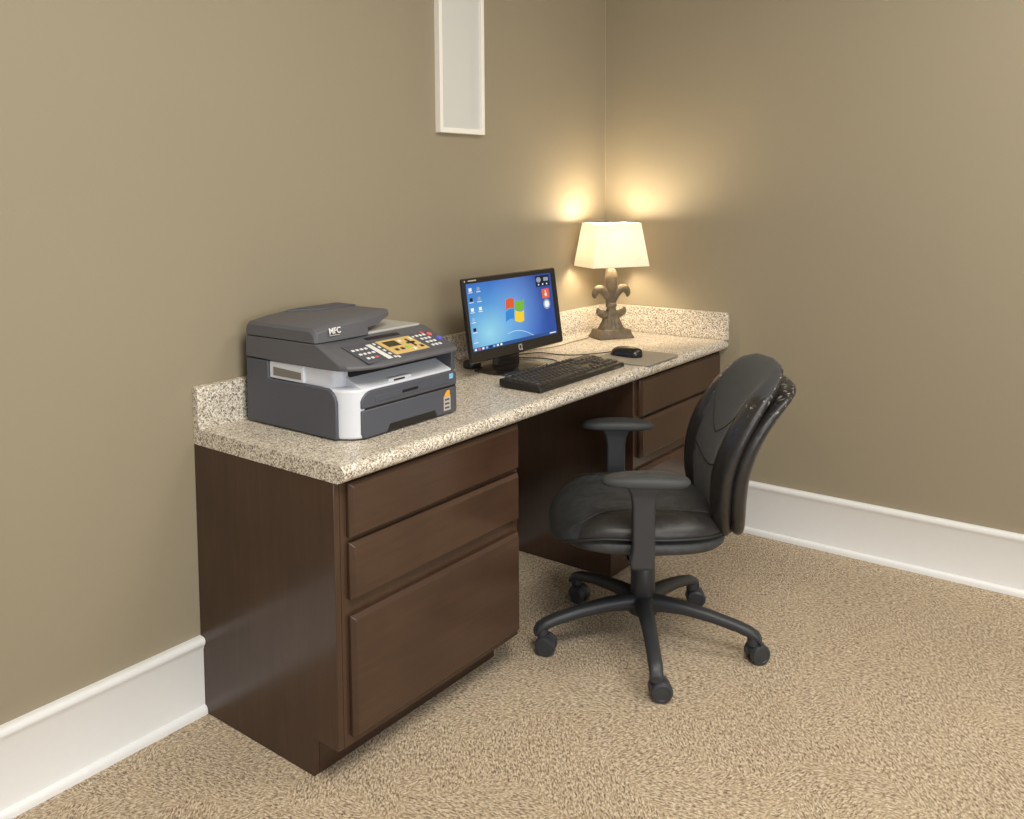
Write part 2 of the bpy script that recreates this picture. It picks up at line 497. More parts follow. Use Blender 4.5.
# ------------------------------------------------------------------ cabinets
def cabinet(name, label, x0, x1, lx, rx):
    t = thing(name, label, 'cabinet', (x0, 0, 0))
    w = x1-x0
    zt, kz, kd = HC-TH-0.001, 0.094, FA+0.085
    side = [(0, 0), (kd, 0), (kd, kz), (FA, kz), (FA, zt), (0, zt)]
    for a in (0, w-0.018):
        bm = BM(); ext(bm, side, 0, a, a+0.018)
        obj('side_panel', bm, WOOD, t, bevel=0.0015)
    obj('back_panel', boxbm(0.018, w-0.018, -0.012, -0.001, kz, zt), WOOD, t)
    obj('bottom_panel', boxbm(0.018, w-0.018, FA+0.02, -0.012, kz, kz+0.018), WOOD, t)
    obj('toe_kick', boxbm(0.018, w-0.018, kd, kd+0.014, 0, kz), WOODH, t)
    bm = BM()                                               # face frame
    box(bm, 0.018, 0.045, FA, FA+0.02, kz, zt); box(bm, w-0.045, w-0.018, FA, FA+0.02, kz, zt)
    for z0, z1 in ((kz, 0.13), (0.39, 0.46), (0.565, 0.60), (0.705, zt)):
        box(bm, 0.045, w-0.045, FA, FA+0.02, z0, z1)
    obj('face_frame', bm, WOOD, t)
    for z0, z1 in ((0.586, 0.713), (0.441, 0.574), (0.117, 0.403)):
        bm = BM(); f = FA-0.0005; d = 0.019; c = 0.010
        A = [(lx-x0, z0), (rx-x0, z0), (rx-x0, z1), (lx-x0, z1)]
        B = [(lx-x0+c, z0+c*0.6), (rx-x0-c, z0+c*0.6), (rx-x0-c, z1-c), (lx-x0+c, z1-c)]
        r0 = [bm.verts.new((p[0], f, p[1])) for p in A]
        r1 = [bm.verts.new((p[0], f-0.009, p[1])) for p in A]
        r2 = [bm.verts.new((p[0], f-d, p[1])) for p in B]
        bm.faces.new(r0); bm.faces.new(r2)
        for a, b in ((r0, r1), (r1, r2)):
            for i in range(4):
                bm.faces.new((a[i], a[(i+1) % 4], b[(i+1) % 4], b[i]))
        obj('drawer_front', bm, WOODH, t, bevel=0.0015)
    return t
cabinet('drawer_cabinet', 'dark brown three-drawer base cabinet under the printer end of the desk', -L, X1, -2.094, -1.430)
cabinet('drawer_cabinet', 'dark brown three-drawer base cabinet against the right wall behind the office chair', X2, -0.002, -0.700, -0.030)

# ------------------------------------------------------------------ countertop
ct = thing('countertop', 'long speckled beige laminate countertop with raised backsplash', 'countertop', (-L, 0, HC))
prof = [(-0.0005, -TH), (-D+0.022, -TH)]
for k in range(0, 9):
    a = R(-90-180*k/8)
    prof.append((-D+0.019+0.019*math.cos(a), -0.0185+0.0195*math.sin(a)))
prof += [(-D+0.030, 0.0005), (-D+0.042, -0.0005), (-0.034, -0.0005)]
for k in range(1, 5):
    a = R(90*k/5)
    prof.append((-0.034+0.014*math.sin(a), 0.0135-0.014*math.cos(a)))
prof += [(-0.020, 0.018), (-0.020, 0.104), (-0.017, 0.109), (-0.0005, 0.110)]
bm = BM(); ext(bm, prof, 0, 0, L-0.0005)
obj('worktop', bm, LAM, ct, smooth=True, angle=40)
obj('side_splash', boxbm(L-0.020, L-0.0007, -D-0.004, -0.0203, 0.0002, 0.110), LAM, ct, bevel=0.0025)

# ------------------------------------------------------------------ printer
pr = thing('printer', 'grey and white all-in-one laser printer with feeder on the left end of the desk', 'printer', (-1.99, -0.05, HC))
# local frame: x 0..0.41 right, y 0..-0.38 to the front, z 0..
PW, PD = 0.405, 0.378
def rounded_profile_box(bm, pts, axis, a, b): ext(bm, pts, axis, a, b)
# white inner body
plan = [(0.004, -0.012), (0.004, -PD+0.040), (0.010, -PD+0.026), (0.022, -PD+0.010), (0.036, -PD-0.001), (0.046, -PD-0.004), (PW-0.006, -PD-0.004+0.008), (PW-0.006, -0.012)]
bm = BM(); ext(bm, plan, 2, 0.004, 0.126)
obj('body', bm, P_WHITE, pr, bevel=0.006, seg=3)
bm = BM(); ext(bm, [(0.008, -0.012), (0.008, -PD+0.10), (0.018, -PD+0.07), (0.040, -PD+0.055), (0.060, -PD+0.060), (PW-0.010, -PD+0.060), (PW-0.010, -0.012)], 2, 0.124, 0.173)     # scanner support behind the output slot
obj('inner_housing', bm, P_WHITE, pr, bevel=0.004)
# left side panel with the rounded front shoulder and grip cut-out
def arc(cx, cy, r, a0, a1, n=6):
    return [(cx+r*math.cos(R(a0+(a1-a0)*k/n)), cy+r*math.sin(R(a0+(a1-a0)*k/n))) for k in range(n+1)]
sp = [(0.0, 0.004), (0.0, 0.172), (-0.088, 0.172), (-0.088, 0.128), (-0.10, 0.126), (-0.235, 0.126)]
sp += [(-PD+0.073+0.035*math.cos(R(a)), 0.091+0.035*math.sin(R(a))) for a in (90, 110, 130, 150, 170, 180)]
sp += [(-PD+0.038, 0.004)]
bm = BM(); ext(bm, sp, 0, -0.004, 0.012)
obj('side_panel', bm, P_DARK, pr, bevel=0.003)
bm = BM(); ext(bm, sp, 0, PW-0.012, PW+0.004)
obj('side_panel', bm, P_DARK, pr, bevel=0.003)
# carry grip on the left side
bm = BM(); box(bm, 0.0005, 0.012, -0.220, -0.090, 0.128, 0.172)
obj('side_grip', bm, P_WHITE, pr, bevel=0.002)
bm = BM(); ext(bm, [(-0.106, 0.136), (-0.212, 0.136), (-0.212, 0.154), (-0.106, 0.158)], 0, -0.0006, 0.004)
obj('grip_shade', bm, plain('grip_shadow_grey', (120, 116, 108), 0.6), pr)  # flat grey patch, the shade of the white recess painted on
# rear body
obj('rear_cover', boxbm(0.0, PW, -0.014, 0.0, 0.004, 0.172), P_DARK, pr, bevel=0.004)
# front cover: upper flap and paper tray
fc = [(0.040, 0.078), (PW+0.002, 0.078), (PW+0.002, 0.108)]
fc += [(PW-0.010+0.012*math.cos(R(a)), 0.108+0.010*math.sin(R(a))) for a in (30, 60, 90)]
fc += [(0.078+0.038*math.cos(R(a)), 0.094+0.026*math.sin(R(a))) for a in (90, 110, 130, 150, 170, 180)]
bm = BM(); ext(bm, fc, 1, -PD-0.008, -PD+0.012)
ff = obj('front_flap', bm, P_DARK, pr, bevel=0.003)
ins = boxbm(0.085, PW-0.035, -PD-0.0095, -PD-0.006, 0.088, 0.104)
obj('flap_panel', ins, P_DARK, ff, bevel=0.001)
obj('flap_handle', boxbm(0.185, 0.245, -PD-0.011, -PD-0.007, 0.0945, 0.1015), P_BLACK, ff, bevel=0.001)
tr = [(0.040, 0.074), (0.040, 0.016), (0.046, 0.004), (0.130, 0.004), (0.140, 0.022), (0.315, 0.022), (0.325, 0.004), (PW+0.002, 0.004), (PW+0.002, 0.074)]
bm = BM(); ext(bm, tr, 1, -PD-0.008, -PD+0.012)
ptray = obj('paper_tray', bm, P_DARK, pr, bevel=0.003)
obj('tray_recess', boxbm(0.12, 0.33, -PD-0.0058, -PD-0.0042, 0.004, 0.030), P_BLACK, ptray)
obj('tray_seam', boxbm(0.052, PW, -PD-0.0058, -PD-0.0042, 0.070, 0.082), P_BLACK, ptray)
# white output tray slope, and a dark panel that paints the slot's shadow
bm = BM(); ext(bm, [(-PD-0.003, 0.124), (-PD-0.003, 0.118), (-PD+0.06, 0.118), (-PD+0.06, 0.150)], 0, 0.050, PW-0.014)
ot = obj('output_tray', bm, P_WHITE, pr, bevel=0.002)
obj('tray_stop', boxbm(0.150, 0.235, -PD+0.004, -PD+0.030, 0.120, 0.134, ), P_WHITE, ot, bevel=0.002)
obj('stop_print', boxbm(0.168, 0.208, -PD+0.0025, -PD+0.0045, 0.1255, 0.1305), P_BLACK, ot)
obj('slot_shade', boxbm(0.060, PW-0.014, -PD+0.052, -PD+0.0595, 0.145, 0.174), SLOT_SHADE, pr)
obj('corner_post', boxbm(PW-0.014, PW+0.002, -PD-0.004, -PD+0.10, 0.118, 0.176), P_DARK, pr, bevel=0.003)
# scanner unit: side profile ends in the sloping control panel
ZB, ZS = 0.176, 0.233
def scan_prof(zt):
    return [(0.0, ZB), (0.0, zt), (-0.272, zt), (-0.407, ZB+0.014), (-0.416, ZB+0.008), (-0.415, ZB+0.001), (-0.402, ZB-0.002), (-0.30, ZB-0.003), (-0.17, ZB-0.003)]
rings = []
for x, sh in ((-0.004, 0.060), (0.004, 0.040), (0.03, 0.022), (0.062, 0.008), (0.09, 0), (0.36, 0), (0.385, 0.008), (0.398, 0.022), (PW+0.004, 0.036)):
    rr = []
    for (y, z) in scan_prof(ZS-0.001):
        if y < -0.28:      # front lip sweeps back towards both ends
            k = min(1, (-y-0.28)/0.13)
            y2 = y+sh*k
            rr.append(Vector((x, y2, z)))
        else:
            rr.append(Vector((x, y, z)))
    rings.append(rr)
bm = BM(); loft(bm, rings)
sc = obj('scanner', bm, P_DARK2, pr, bevel=0.003)
# control panel frame of reference
slope = math.atan2((ZS-0.001)-(ZB+0.014), 0.135)
MP = Matrix.Translation((0, -0.272, ZS-0.001)) @ Matrix.Rotation(slope, 4, 'X')   # local x right, y towards back, z off the panel
def PY(y): return 0.012+(y-0.012)*1.34 if y > 0.012 else y
def onpanel(name, x0, x1, y0, y1, mat, h=0.0015, z0=0.0, par=None, bev=0.0006):
    """x along the panel, y 0 at back edge growing to the front, in metres"""
    return obj(name, boxbm(x0*0.975, x1*0.975, -PY(y1), -PY(y0), z0, h+z0, M=MP), mat, par or sc, bevel=bev, seg=1)
cp = onpanel('control_panel', 0.050, 0.392, 0.030, 0.106, P_DARK, 0.0012)
onpanel('index_slot', 0.155, 0.285, 0.012, 0.024, P_BLACK, 0.001)
onpanel('display_surround', 0.165, 0.298, 0.036, 0.096, P_GOLD, 0.0016, 0.0008)
onpanel('display', 0.180, 0.228, 0.044, 0.066, P_LCD, 0.001, 0.0022)
for x, y in ((0.190, 0.080), (0.212, 0.080)):
    onpanel('button', x-0.006, x+0.006, y-0.004, y+0.004, KEYM, 0.002, 0.002)
onpanel('button', 0.229, 0.243, 0.074, 0.084, P_GREEN, 0.002, 0.002)
for x0, x1, y0, y1 in ((0.252, 0.282, 0.061, 0.067), (0.264, 0.270, 0.048, 0.080)):
    onpanel('arrow_key', x0, x1, y0, y1, P_BLACK, 0.0022, 0.002)
onpanel('button', 0.236, 0.246, 0.046, 0.054, P_WBTN, 0.002, 0.002)
onpanel('button', 0.284, 0.293, 0.044, 0.052, P_WBTN, 0.002, 0.002)
onpanel('button', 0.244, 0.254, 0.084, 0.092, P_WBTN, 0.002, 0.002)
onpanel('button', 0.278, 0.288, 0.080, 0.088, P_BLACK, 0.002, 0.002)
onpanel('label_strip', 0.124, 0.142, 0.040, 0.104, P_WBTN, 0.001, 0.001)
for k in range(5):
    onpanel('button', 0.149, 0.156, 0.040+k*0.0145, 0.047+k*0.0145, P_WBTN, 0.002, 0.001)
onpanel('button', 0.159, 0.166, 0.100, 0.108, P_WBTN, 0.002, 0.001)
for k in range(3):
    for j in range(4 if k < 2 else 3):
        onpanel('button', 0.058+j*0.0155+k*0.004, 0.0675+j*0.0155+k*0.004, 0.050+k*0.018, 0.056+k*0.018, P_WBTN if not (k == 2 and j == 2) else P_RED, 0.002, 0.001)
for k in range(4):
    for j in range(3):
        onpanel('number_key', 0.318+j*0.015, 0.327+j*0.015, 0.040+k*0.015, 0.047+k*0.015, P_WBTN, 0.002, 0.001)
onpanel('number_key', 0.303, 0.309, 0.042, 0.047, P_WBTN, 0.002, 0.001)
def roundbtn(x, y, r, mat):
    bm = BM(); lathe(bm, [(r, 0), (r, 0.003), (r*0.85, 0.0045)], 16, (x*0.975, -PY(y), 0.001), MP)
    obj('round_button', bm, mat, sc, smooth=True)
roundbtn(0.371, 0.046, 0.0085, P_RED); roundbtn(0.380, 0.068, 0.009, P_BLUE); onpanel('button', 0.352, 0.362, 0.030, 0.038, P_RED, 0.002, 0.001)
# light plate (output of the feeder) on the scanner lid
obj('scanner_lid', boxbm(0.170, 0.392, -0.268, -0.006, ZS-0.001, ZS+0.006), P_PLATE, sc, bevel=0.002)
# document feeder: long cover with overhanging tray
def adf_ring(x, zt, yf, yb=-0.002, zb=ZS+0.001, r=0.012):
    return [Vector((x, yb, zb)), Vector((x, yb, zt-r)), Vector((x, yb-r*0.5, zt-r*0.2)), Vector((x, yb-r*1.5, zt)), Vector((x, yf+r*2, zt)), Vector((x, yf+r, zt-r*0.35)), Vector((x, yf+r*0.25, zt-r)), Vector((x, yf, zb))]
bm = BM()
loft(bm, [adf_ring(-0.004, 0.262, -0.268), adf_ring(0.003, 0.270, -0.274), adf_ring(0.06, 0.279, -0.278), adf_ring(0.13, 0.285, -0.278), adf_ring(0.18, 0.284, -0.276)])
fd = obj('document_feeder', bm, P_DARK2, pr, smooth=True, angle=30, bevel=0.0015)
bm = BM()
loft(bm, [adf_ring(0.176, 0.284, -0.274, zb=0.252), adf_ring(0.23, 0.286, -0.262, zb=0.256), adf_ring(0.30, 0.284, -0.235, zb=0.268, r=0.008), adf_ring(0.322, 0.282, -0.215, zb=0.272, r=0.005)])
obj('feeder_tray', bm, P_DARK2, fd, smooth=True, angle=30)
obj('feeder_slot', boxbm(0.174, 0.215, -0.24, -0.02, ZS+0.006, 0.254), P_BLACK, fd)
bm = BM(); ext(bm, [(0.11, -0.035), (0.20, -0.10), (0.31, -0.10), (0.31, -0.022), (0.16, -0.022)], 2, 0.283, 0.2885)
obj('feeder_flap', bm, P_DARK, fd, bevel=0.001)
text_mesh('lettering', 'MFC', 0.021, P_WBTN, fd, Matrix.Translation((0.056, -0.2795, 0.260)) @ Matrix.Rotation(R(80), 4, 'X'), 0.0006)
obj('model_mark', boxbm(0.038, 0.072, -0.2800, -0.2780, 0.2485, 0.2505), P_STK, fd)
# stickers on the front
obj('sticker', boxbm(PW-0.030, PW-0.014, -PD-0.0088, -PD-0.007, 0.098, 0.112), P_CYAN, pr)
st = obj('sticker', boxbm(PW-0.054, PW-0.026, -PD-0.0088, -PD-0.007, 0.014, 0.054), P_STK, pr)
bm = BM(); ext(bm, [(PW-0.052, 0.052), (PW-0.029, 0.052), (PW-0.029, 0.068), (PW-0.040, 0.068), (PW-0.050, 0.058)], 1, -PD-0.0092, -PD-0.0075)
obj('sticker_top', bm, P_ORANGE, st)
for k in range(3):
    obj('sticker_line', boxbm(PW-0.050, PW-0.031, -PD-0.0094, -PD-0.0086, 0.019+k*0.011, 0.0240+k*0.011), P_DARK, st)

# ------------------------------------------------------------------ monitor
MW, MH, tilt = 0.543, 0.273, 0.138
mo = thing('computer_monitor', 'black flat-screen monitor on the desk showing a blue desktop', 'monitor', (-0.980, -0.205, HC))
# panel frame: local x right, y back, z up along the tilted panel; origin at the bottom centre of the face
MM = Matrix.Translation((0.0075, -0.021, 0.0555)) @ Matrix.Rotation(-tilt, 4, 'X')
def pbox(*a): return boxbm(*a, M=MM)
bx, bt, bb = 0.018, 0.018, 0.036
bm = BM()
def rr3(w0, w1, z0, z1, r, y):
    return [MM @ Vector((p[0], y, p[1])) for p in rrect(w1-w0, z1-z0, r, 4, (w0+w1)/2, (z0+z1)/2)]
loft(bm, [rr3(-MW/2+bx, MW/2-bx-0.009, bb, MH-bt, 0.0008, 0.006), rr3(-MW/2+bx, MW/2-bx-0.009, bb, MH-bt, 0.0008, 0.001), rr3(-MW/2+0.003, MW/2-0.003, 0.003, MH-0.003, 0.006, -0.001), rr3(-MW/2, MW/2, 0, MH, 0.008, 0.003),
          rr3(-MW/2, MW/2, 0, MH, 0.008, 0.009), rr3(-MW/2+0.035, MW/2-0.035, 0.035, MH-0.035, 0.02, 0.040), rr3(-MW/2+0.10, MW/2-0.10, 0.05, MH-0.06, 0.02, 0.055)])
obj('bezel', bm, MON, mo, smooth=True, angle=40)
scr = obj('screen', boxbm(-MW/2+bx+0.0045, MW/2-bx-0.0045, 0.003, 0.005, 0, MH-bt-bb), SCREENM, mo)
scr.matrix_basis = MM @ Matrix.Translation((-0.0045, 0, bb))
SW, SH = MW-2*bx-0.009, MH-bt-bb
def smark(name, poly, mat, y=0.0026):
    """thin glowing mark on the screen; poly in screen units 0..1 from the lower left"""
    bm = BM(); ext(bm, [((u-0.5)*SW, v*SH) for u, v in poly], 1, y, 0.0031)
    return obj(name, bm, mat, scr)
EM = {k: emit('screen_glow_'+k, c, 1.0) for k, c in dict(red=(226, 92, 44), green=(120, 186, 52), blue=(52, 138, 212), yellow=(250, 206, 52), white=(236, 244, 250), pale=(140, 190, 232), dark=(22, 28, 40), grey=(150, 160, 172), bar=(48, 84, 140), orange=(232, 100, 52), glow=(190, 226, 246)).items()}
def wave_pane(u0, u1, v0, v1, mat):
    n = 6; top = []; bot = []
    for k in range(n+1):
        t = k/n; u = u0+(u1-u0)*t
        wv = 0.030*math.sin((u-0.40)/0.22*2*math.pi)
        bot.append((u, v0+wv)); top.append((u+0.012, v1+wv))
    smark('logo_pane', bot+top[::-1], mat)
wave_pane(0.408, 0.500, 0.515, 0.665, EM['red']); wave_pane(0.512, 0.618, 0.500, 0.650, EM['green'])
wave_pane(0.392, 0.488, 0.350, 0.500, EM['blue']); wave_pane(0.498, 0.604, 0.325, 0.485, EM['yellow'])
def srect(name, u0, u1, v0, v1, mat, y=0.0026): return smark(name, [(u0, v0), (u1, v0), (u1, v1), (u0, v1)], mat, y)
srect('taskbar', 0.0, 1.0, 0.0, 0.052, EM['bar'], 0.0028)
for k, c in enumerate(('white', 'orange', 'white', 'pale', 'dark', 'pale', 'white', 'white')):
    srect('taskbar_icon', 0.02+k*0.04, 0.042+k*0.04, 0.012, 0.042, EM[c])
srect('clock_text', 0.90, 0.98, 0.018, 0.034, EM['white'])
for r_ in range(6):
    for c_ in range(2 if r_ < 3 else 1):
        cc = ('white', 'pale', 'dark', 'grey', 'white', 'grey', 'pale', 'white', 'dark')[(r_*2+c_*3) % 9]
        u = 0.03+c_*0.085+(r_ > 4)*0.0
        srect('desktop_icon', u, u+0.030, 0.885-r_*0.148, 0.935-r_*0.148, EM[cc])
        srect('icon_caption', u-0.008, u+0.038, 0.862-r_*0.148, 0.872-r_*0.148, EM['white'])
srect('weather_gadget', 0.80, 0.975, 0.80, 0.975, EM['dark'], 0.0028)
smark('gadget_icon', [(0.838+0.030*math.cos(R(a)), 0.91+0.045*math.sin(R(a))) for a in range(0, 360, 30)], EM['grey'])
for k in range(3): srect('gadget_icon', 0.825+k*0.052, 0.84+k*0.052, 0.82, 0.845, EM['white'])
srect('clock_text', 0.90, 0.96, 0.88, 0.94, EM['grey'])
srect('gadget', 0.862, 0.955, 0.60, 0.755, EM['orange'], 0.0028)
smark('gadget_icon', [(0.908+0.014*math.cos(R(a)), 0.66+0.03*math.sin(R(a))) for a in range(0, 360, 30)], EM['white'])
srect('gadget_icon', 0.903, 0.913, 0.67, 0.73, EM['white'])
smark('gadget', [(0.908+0.045*math.cos(R(a)), 0.505+0.085*math.sin(R(a))) for a in range(0, 360, 20)], EM['grey'], 0.0028)
smark('gadget_icon', [(0.908+0.030*math.cos(R(a)), 0.505+0.055*math.sin(R(a))) for a in range(0, 360, 20)], EM['white'])
arcp = [(0.40+0.30*t, 0.055+0.11*math.sin(math.pi*(0.5+0.5*t))+0.04*math.sin(math.pi*t)) for t in [k/12 for k in range(13)]]
a_lo = [(u, v-0.010) for u, v in arcp]
smark('wallpaper_curve', arcp+a_lo[::-1], EM['glow'], 0.0029)
# badge and maker mark on the bezel
def bevelmark(name, poly, y=-0.0018):
    bm = BM(); ext(bm, poly, 1, y, 0.0005); bmesh.ops.transform(bm, matrix=MM, verts=bm.verts)
    return obj(name, bm, SILVER, mo)
qx, qz = 0.002, 0.019
bm = BM()
for q in ((-0.010, 0.010, 0.006, 0.010), (-0.010, 0.004, -0.010, -0.006), (-0.010, -0.006, -0.010, 0.010), (0.006, 0.010, -0.004, 0.010), (0.003, 0.012, -0.011, -0.006)):
    box(bm, qx+q[0], qx+q[1], -0.0018, 0.0005, qz+q[2], qz+q[3], M=MM)
obj('badge', bm, SILVER, mo)
bevelmark('maker_mark', [(-MW/2+0.030, MH-0.011), (-MW/2+0.072, MH-0.011), (-MW/2+0.072, MH-0.007), (-MW/2+0.030, MH-0.007)])
bevelmark('power_light', [(-MW/2+0.009, MH-0.012), (-MW/2+0.014, MH-0.012), (-MW/2+0.014, MH-0.007), (-MW/2+0.009, MH-0.007)])
# neck and foot
bm = BM(); ext(bm, [(-0.062, 0.010), (0.062, 0.010), (0.055, 0.10), (-0.055, 0.10)], 1, 0.018, 0.050)
obj('neck', bm, MONF, mo, bevel=0.006)
bm = BM()
foot = [(-0.128, 0.075), (-0.140, 0.0), (-0.128, -0.052), (-0.06, -0.072), (0.06, -0.072), (0.128, -0.052), (0.140, 0.0), (0.128, 0.075), (0.06, 0.095), (-0.06, 0.095)]
loft(bm, [[Vector((x, y, 0.0)) for x, y in foot], [Vector((x, y, 0.004)) for x, y in foot], [Vector((x*0.93, y*0.93, 0.008)) for x, y in foot], [Vector((x*0.45, 0.03+(y-0.03)*0.45, 0.013)) for x, y in foot]])
obj('foot', bm, MONF, mo, bevel=0.0015)
bm = BM(); tube(bm, catmull([(0.055, 0.045, 0.085), (0.075, 0.050, 0.05), (0.065, 0.045, 0.022), (0.035, 0.055, 0.016)], 8), 0.006)
obj('cable', bm, P_BLACK, mo, smooth=True)

# ------------------------------------------------------------------ keyboard
kb = thing('keyboard', 'black computer keyboard near the front edge of the desk', 'keyboard', (-1.256, -0.494, HC), R(0.3))
KW, KD = 0.520, 0.152
def kz(y): return 0.014+0.016*y/KD
bm = BM(); ext(bm, [(0, 0), (0, 0.010), (0.004, 0.0155), (KD-0.004, 0.0275), (KD, 0.025), (KD, 0.006), (KD-0.01, 0.003), (0.01, 0)], 0, 0, KW)
obj('case', bm, KEYB, kb, bevel=0.003)
keys = []
u = (KW-0.022)/22.6
def keyrow(y, segs):
    x = 0.011
    for w in segs:
        if w < 0: x += -w*u; continue
        keys.append((x, w*u, y)); x += w*u
ry = [0.016+k*0.0205 for k in range(5)]+[0.016+5*0.0205+0.006]
keyrow(ry[0], [1.25]*3+[6.25]+[1.25]*4+[-0.3]+[1]*3+[-0.3]+[2, 1, 1])
keyrow(ry[1], [2.25]+[1]*10+[2.75]+[-1.3, 1, -1.3]+[1]*4)
keyrow(ry[2], [1.75]+[1]*11+[2.25]+[-3.6]+[1]*3)
keyrow(ry[3], [1.5]+[1]*12+[1.5]+[-0.3]+[1]*3+[-0.3]+[1]*4)
keyrow(ry[4], [1]*13+[2]+[-0.3]+[1]*3+[-0.3]+[1]*4)
keyrow(ry[5], [1]+[-0.7]+[1]*4+[-0.45]+[1]*4+[-0.45]+[1]*4+[-0.3]+[1]*3)
def key_geo(bm, x, w, y):
    h0 = 0.0095+0.012*y/KD; h1 = h0+0.012; d = 0.0185; g = 0.001; t = 0.0028
    a = [(x+g, y+g), (x+w-g, y+g), (x+w-g, y+d-g), (x+g, y+d-g)]
    b = [(x+g+t, y+g+t*0.7), (x+w-g-t, y+g+t*0.7), (x+w-g-t, y+d-g-t*0.4), (x+g+t, y+d-g-t*0.4)]
    r0 = [Vector((p[0], p[1], h0)) for p in a]; r1 = [Vector((p[0], p[1], h1+(0.0014 if i > 1 else 0))) for i, p in enumerate(b)]
    loft(bm, [r0, r1])
keys.sort(key=lambda k: (k[2] > 0.115, k[0] if k[2] > 0.115 else 0))
for x, w, y in keys[:100]:
    bm = BM(); key_geo(bm, x, w, y); obj('key', bm, KEYM, kb)
if len(keys) > 100:
    bm = BM()
    for x, w, y in keys[100:]: key_geo(bm, x, w, y)
    o = obj('keys', bm, KEYM, kb); o['kind'] = 'stuff'
obj('maker_mark', boxbm(KW-0.075, KW-0.030, -0.0008, 0.001, 0.0045, 0.0085), plain('dim_mark', (110, 102, 88), 0.5), kb)

# ------------------------------------------------------------------ mouse pad and mouse
bm = BM(); ext(bm, rrect(0.262, 0.222, 0.028, 6), 2, 0, 0.004)
tag(obj('mouse_pad', bm, PAD, loc=(-0.568, -0.447, HC+0.0012), bevel=0.0008), 'light grey mouse pad under the black mouse', 'mouse pad')
ms = thing('computer_mouse', 'black computer mouse on the grey pad', 'mouse', (-0.572, -0.412, HC+0.0055), R(-4))
bm = BM()
N = 12; rings = []
for i in range(N+1):
    t = i/N; y = -0.062+0.124*t
    hw = 0.032*(max(0.0, 1-abs(2*t-1)**3.2))**0.5*(0.96+0.06*math.cos(2*math.pi*t)) + 0.003
    hh = 0.029*(max(0.0, 1-abs((t-0.42)/0.60)**2.6))**0.55 + 0.004
    ring = []
    for k in range(16):
        a = 2*math.pi*k/16
        cz = math.sin(a)
        ring.append(Vector((hw*math.cos(a), y, (hh*cz if cz > 0 else 0.0)+0.002*(1 if cz > -0.1 else 0))))
    rings.append(ring)
loft(bm, rings)
obj('body', bm, plain('glossy_black_mouse', (34, 30, 28), 0.22), ms, smooth=True, angle=60)
bm = BM(); lathe(bm, [(0.004, -0.004), (0.009, -0.003), (0.009, 0.003), (0.004, 0.004)], 16, M=Matrix.Translation((0, 0.030, 0.0215)) @ Matrix.Rotation(R(90), 4, 'Y'))
obj('scroll_wheel', bm, P_BLACK, ms, smooth=True)

# ------------------------------------------------------------------ cords on the desk
def cord(name, pts, r, mat, par):
    bpy.context.view_layer.update()
    bm = BM(); tube(bm, catmull(pts, 8), r, 8)
    bmesh.ops.transform(bm, matrix=par.matrix_world.inverted(), verts=bm.verts)
    return obj(name, bm, mat, par, smooth=True)
zc = HC+0.0028
cord('cord', [(-0.569, -0.349, zc+0.010), (-0.576, -0.305, zc+0.001), (-0.655, -0.250, zc), (-0.685, -0.195, zc), (-0.690, -0.120, zc), (-0.745, -0.085, zc), (-0.80, -0.060, zc)], 0.0019, CORD, ms)
cord('cord', [(-0.95, -0.336, zc+0.004), (-0.90, -0.315, zc+0.001), (-0.80, -0.262, zc), (-0.78, -0.20, zc), (-0.81, -0.13, zc), (-0.83, -0.075, zc)], 0.0019, CORD, kb)
pa = thing('power_adapter', 'small black rounded device on the desk between printer and monitor', 'adapter', (-1.060, -0.085, HC+0.001), R(-12))
bm = BM(); 
loft(bm, [[Vector((x*k, y*k, z)) for x, y in rrect(0.062, 0.05, 0.02, 5)] for k, z in ((0.92, 0), (1, 0.004), (1, 0.016), (0.88, 0.024), (0.5, 0.027))])
obj('casing', bm, P_BLACK, pa, smooth=True, angle=50)
bm = BM(); tube(bm, catmull([(-0.025, 0.010, 0.020), (-0.055, 0.018, 0.035), (-0.08, 0.022, 0.075), (-0.095, 0.022, 0.115)], 8), 0.002)
obj('lead', bm, CORDB, pa, smooth=True)

# ------------------------------------------------------------------ lamp
lm = thing('table_lamp', 'lit table lamp with cream rectangular shade and fleur-de-lis base in the corner', 'lamp', (-0.213, -0.150, HC), -0.553)
def rings_rect(spec, n=4, r=0.004):
    return [[Vector((x, y, z)) for x, y in rrect(w, d, min(r, w/3, d/3), n)] for w, d, z in spec]
bm = BM()
loft(bm, rings_rect([(0.158, 0.100, 0), (0.158, 0.100, 0.006), (0.148, 0.092, 0.014), (0.140, 0.086, 0.026), (0.136, 0.083, 0.034), (0.130, 0.078, 0.036)]))
obj('foot', bm, ANTIQUE, lm, bevel=0.001)
bm = BM()                                          # fluted, flaring pedestal
rings = []
for k in range(11):
    t = k/10
    w = 0.110-0.058*t**0.6; d = 0.066-0.028*t**0.6; z = 0.034+0.056*t
    ring = []
    n = 64
    for j in range(n):
        a = 2*math.pi*j/n
        ca, sa = math.cos(a), math.sin(a)
        e = (abs(ca)**6+abs(sa)**6)**(-1/6)
        fl = 1+0.08*math.cos(j*math.pi/2)*(1 if 0.08 < t < 0.92 else 0)
        ring.append(Vector((w/2*ca*e*fl, d/2*sa*e*fl, z)))
    rings.append(ring)
loft(bm, rings)
obj('pedestal', bm, ANTIQUE, lm, smooth=True, angle=60)
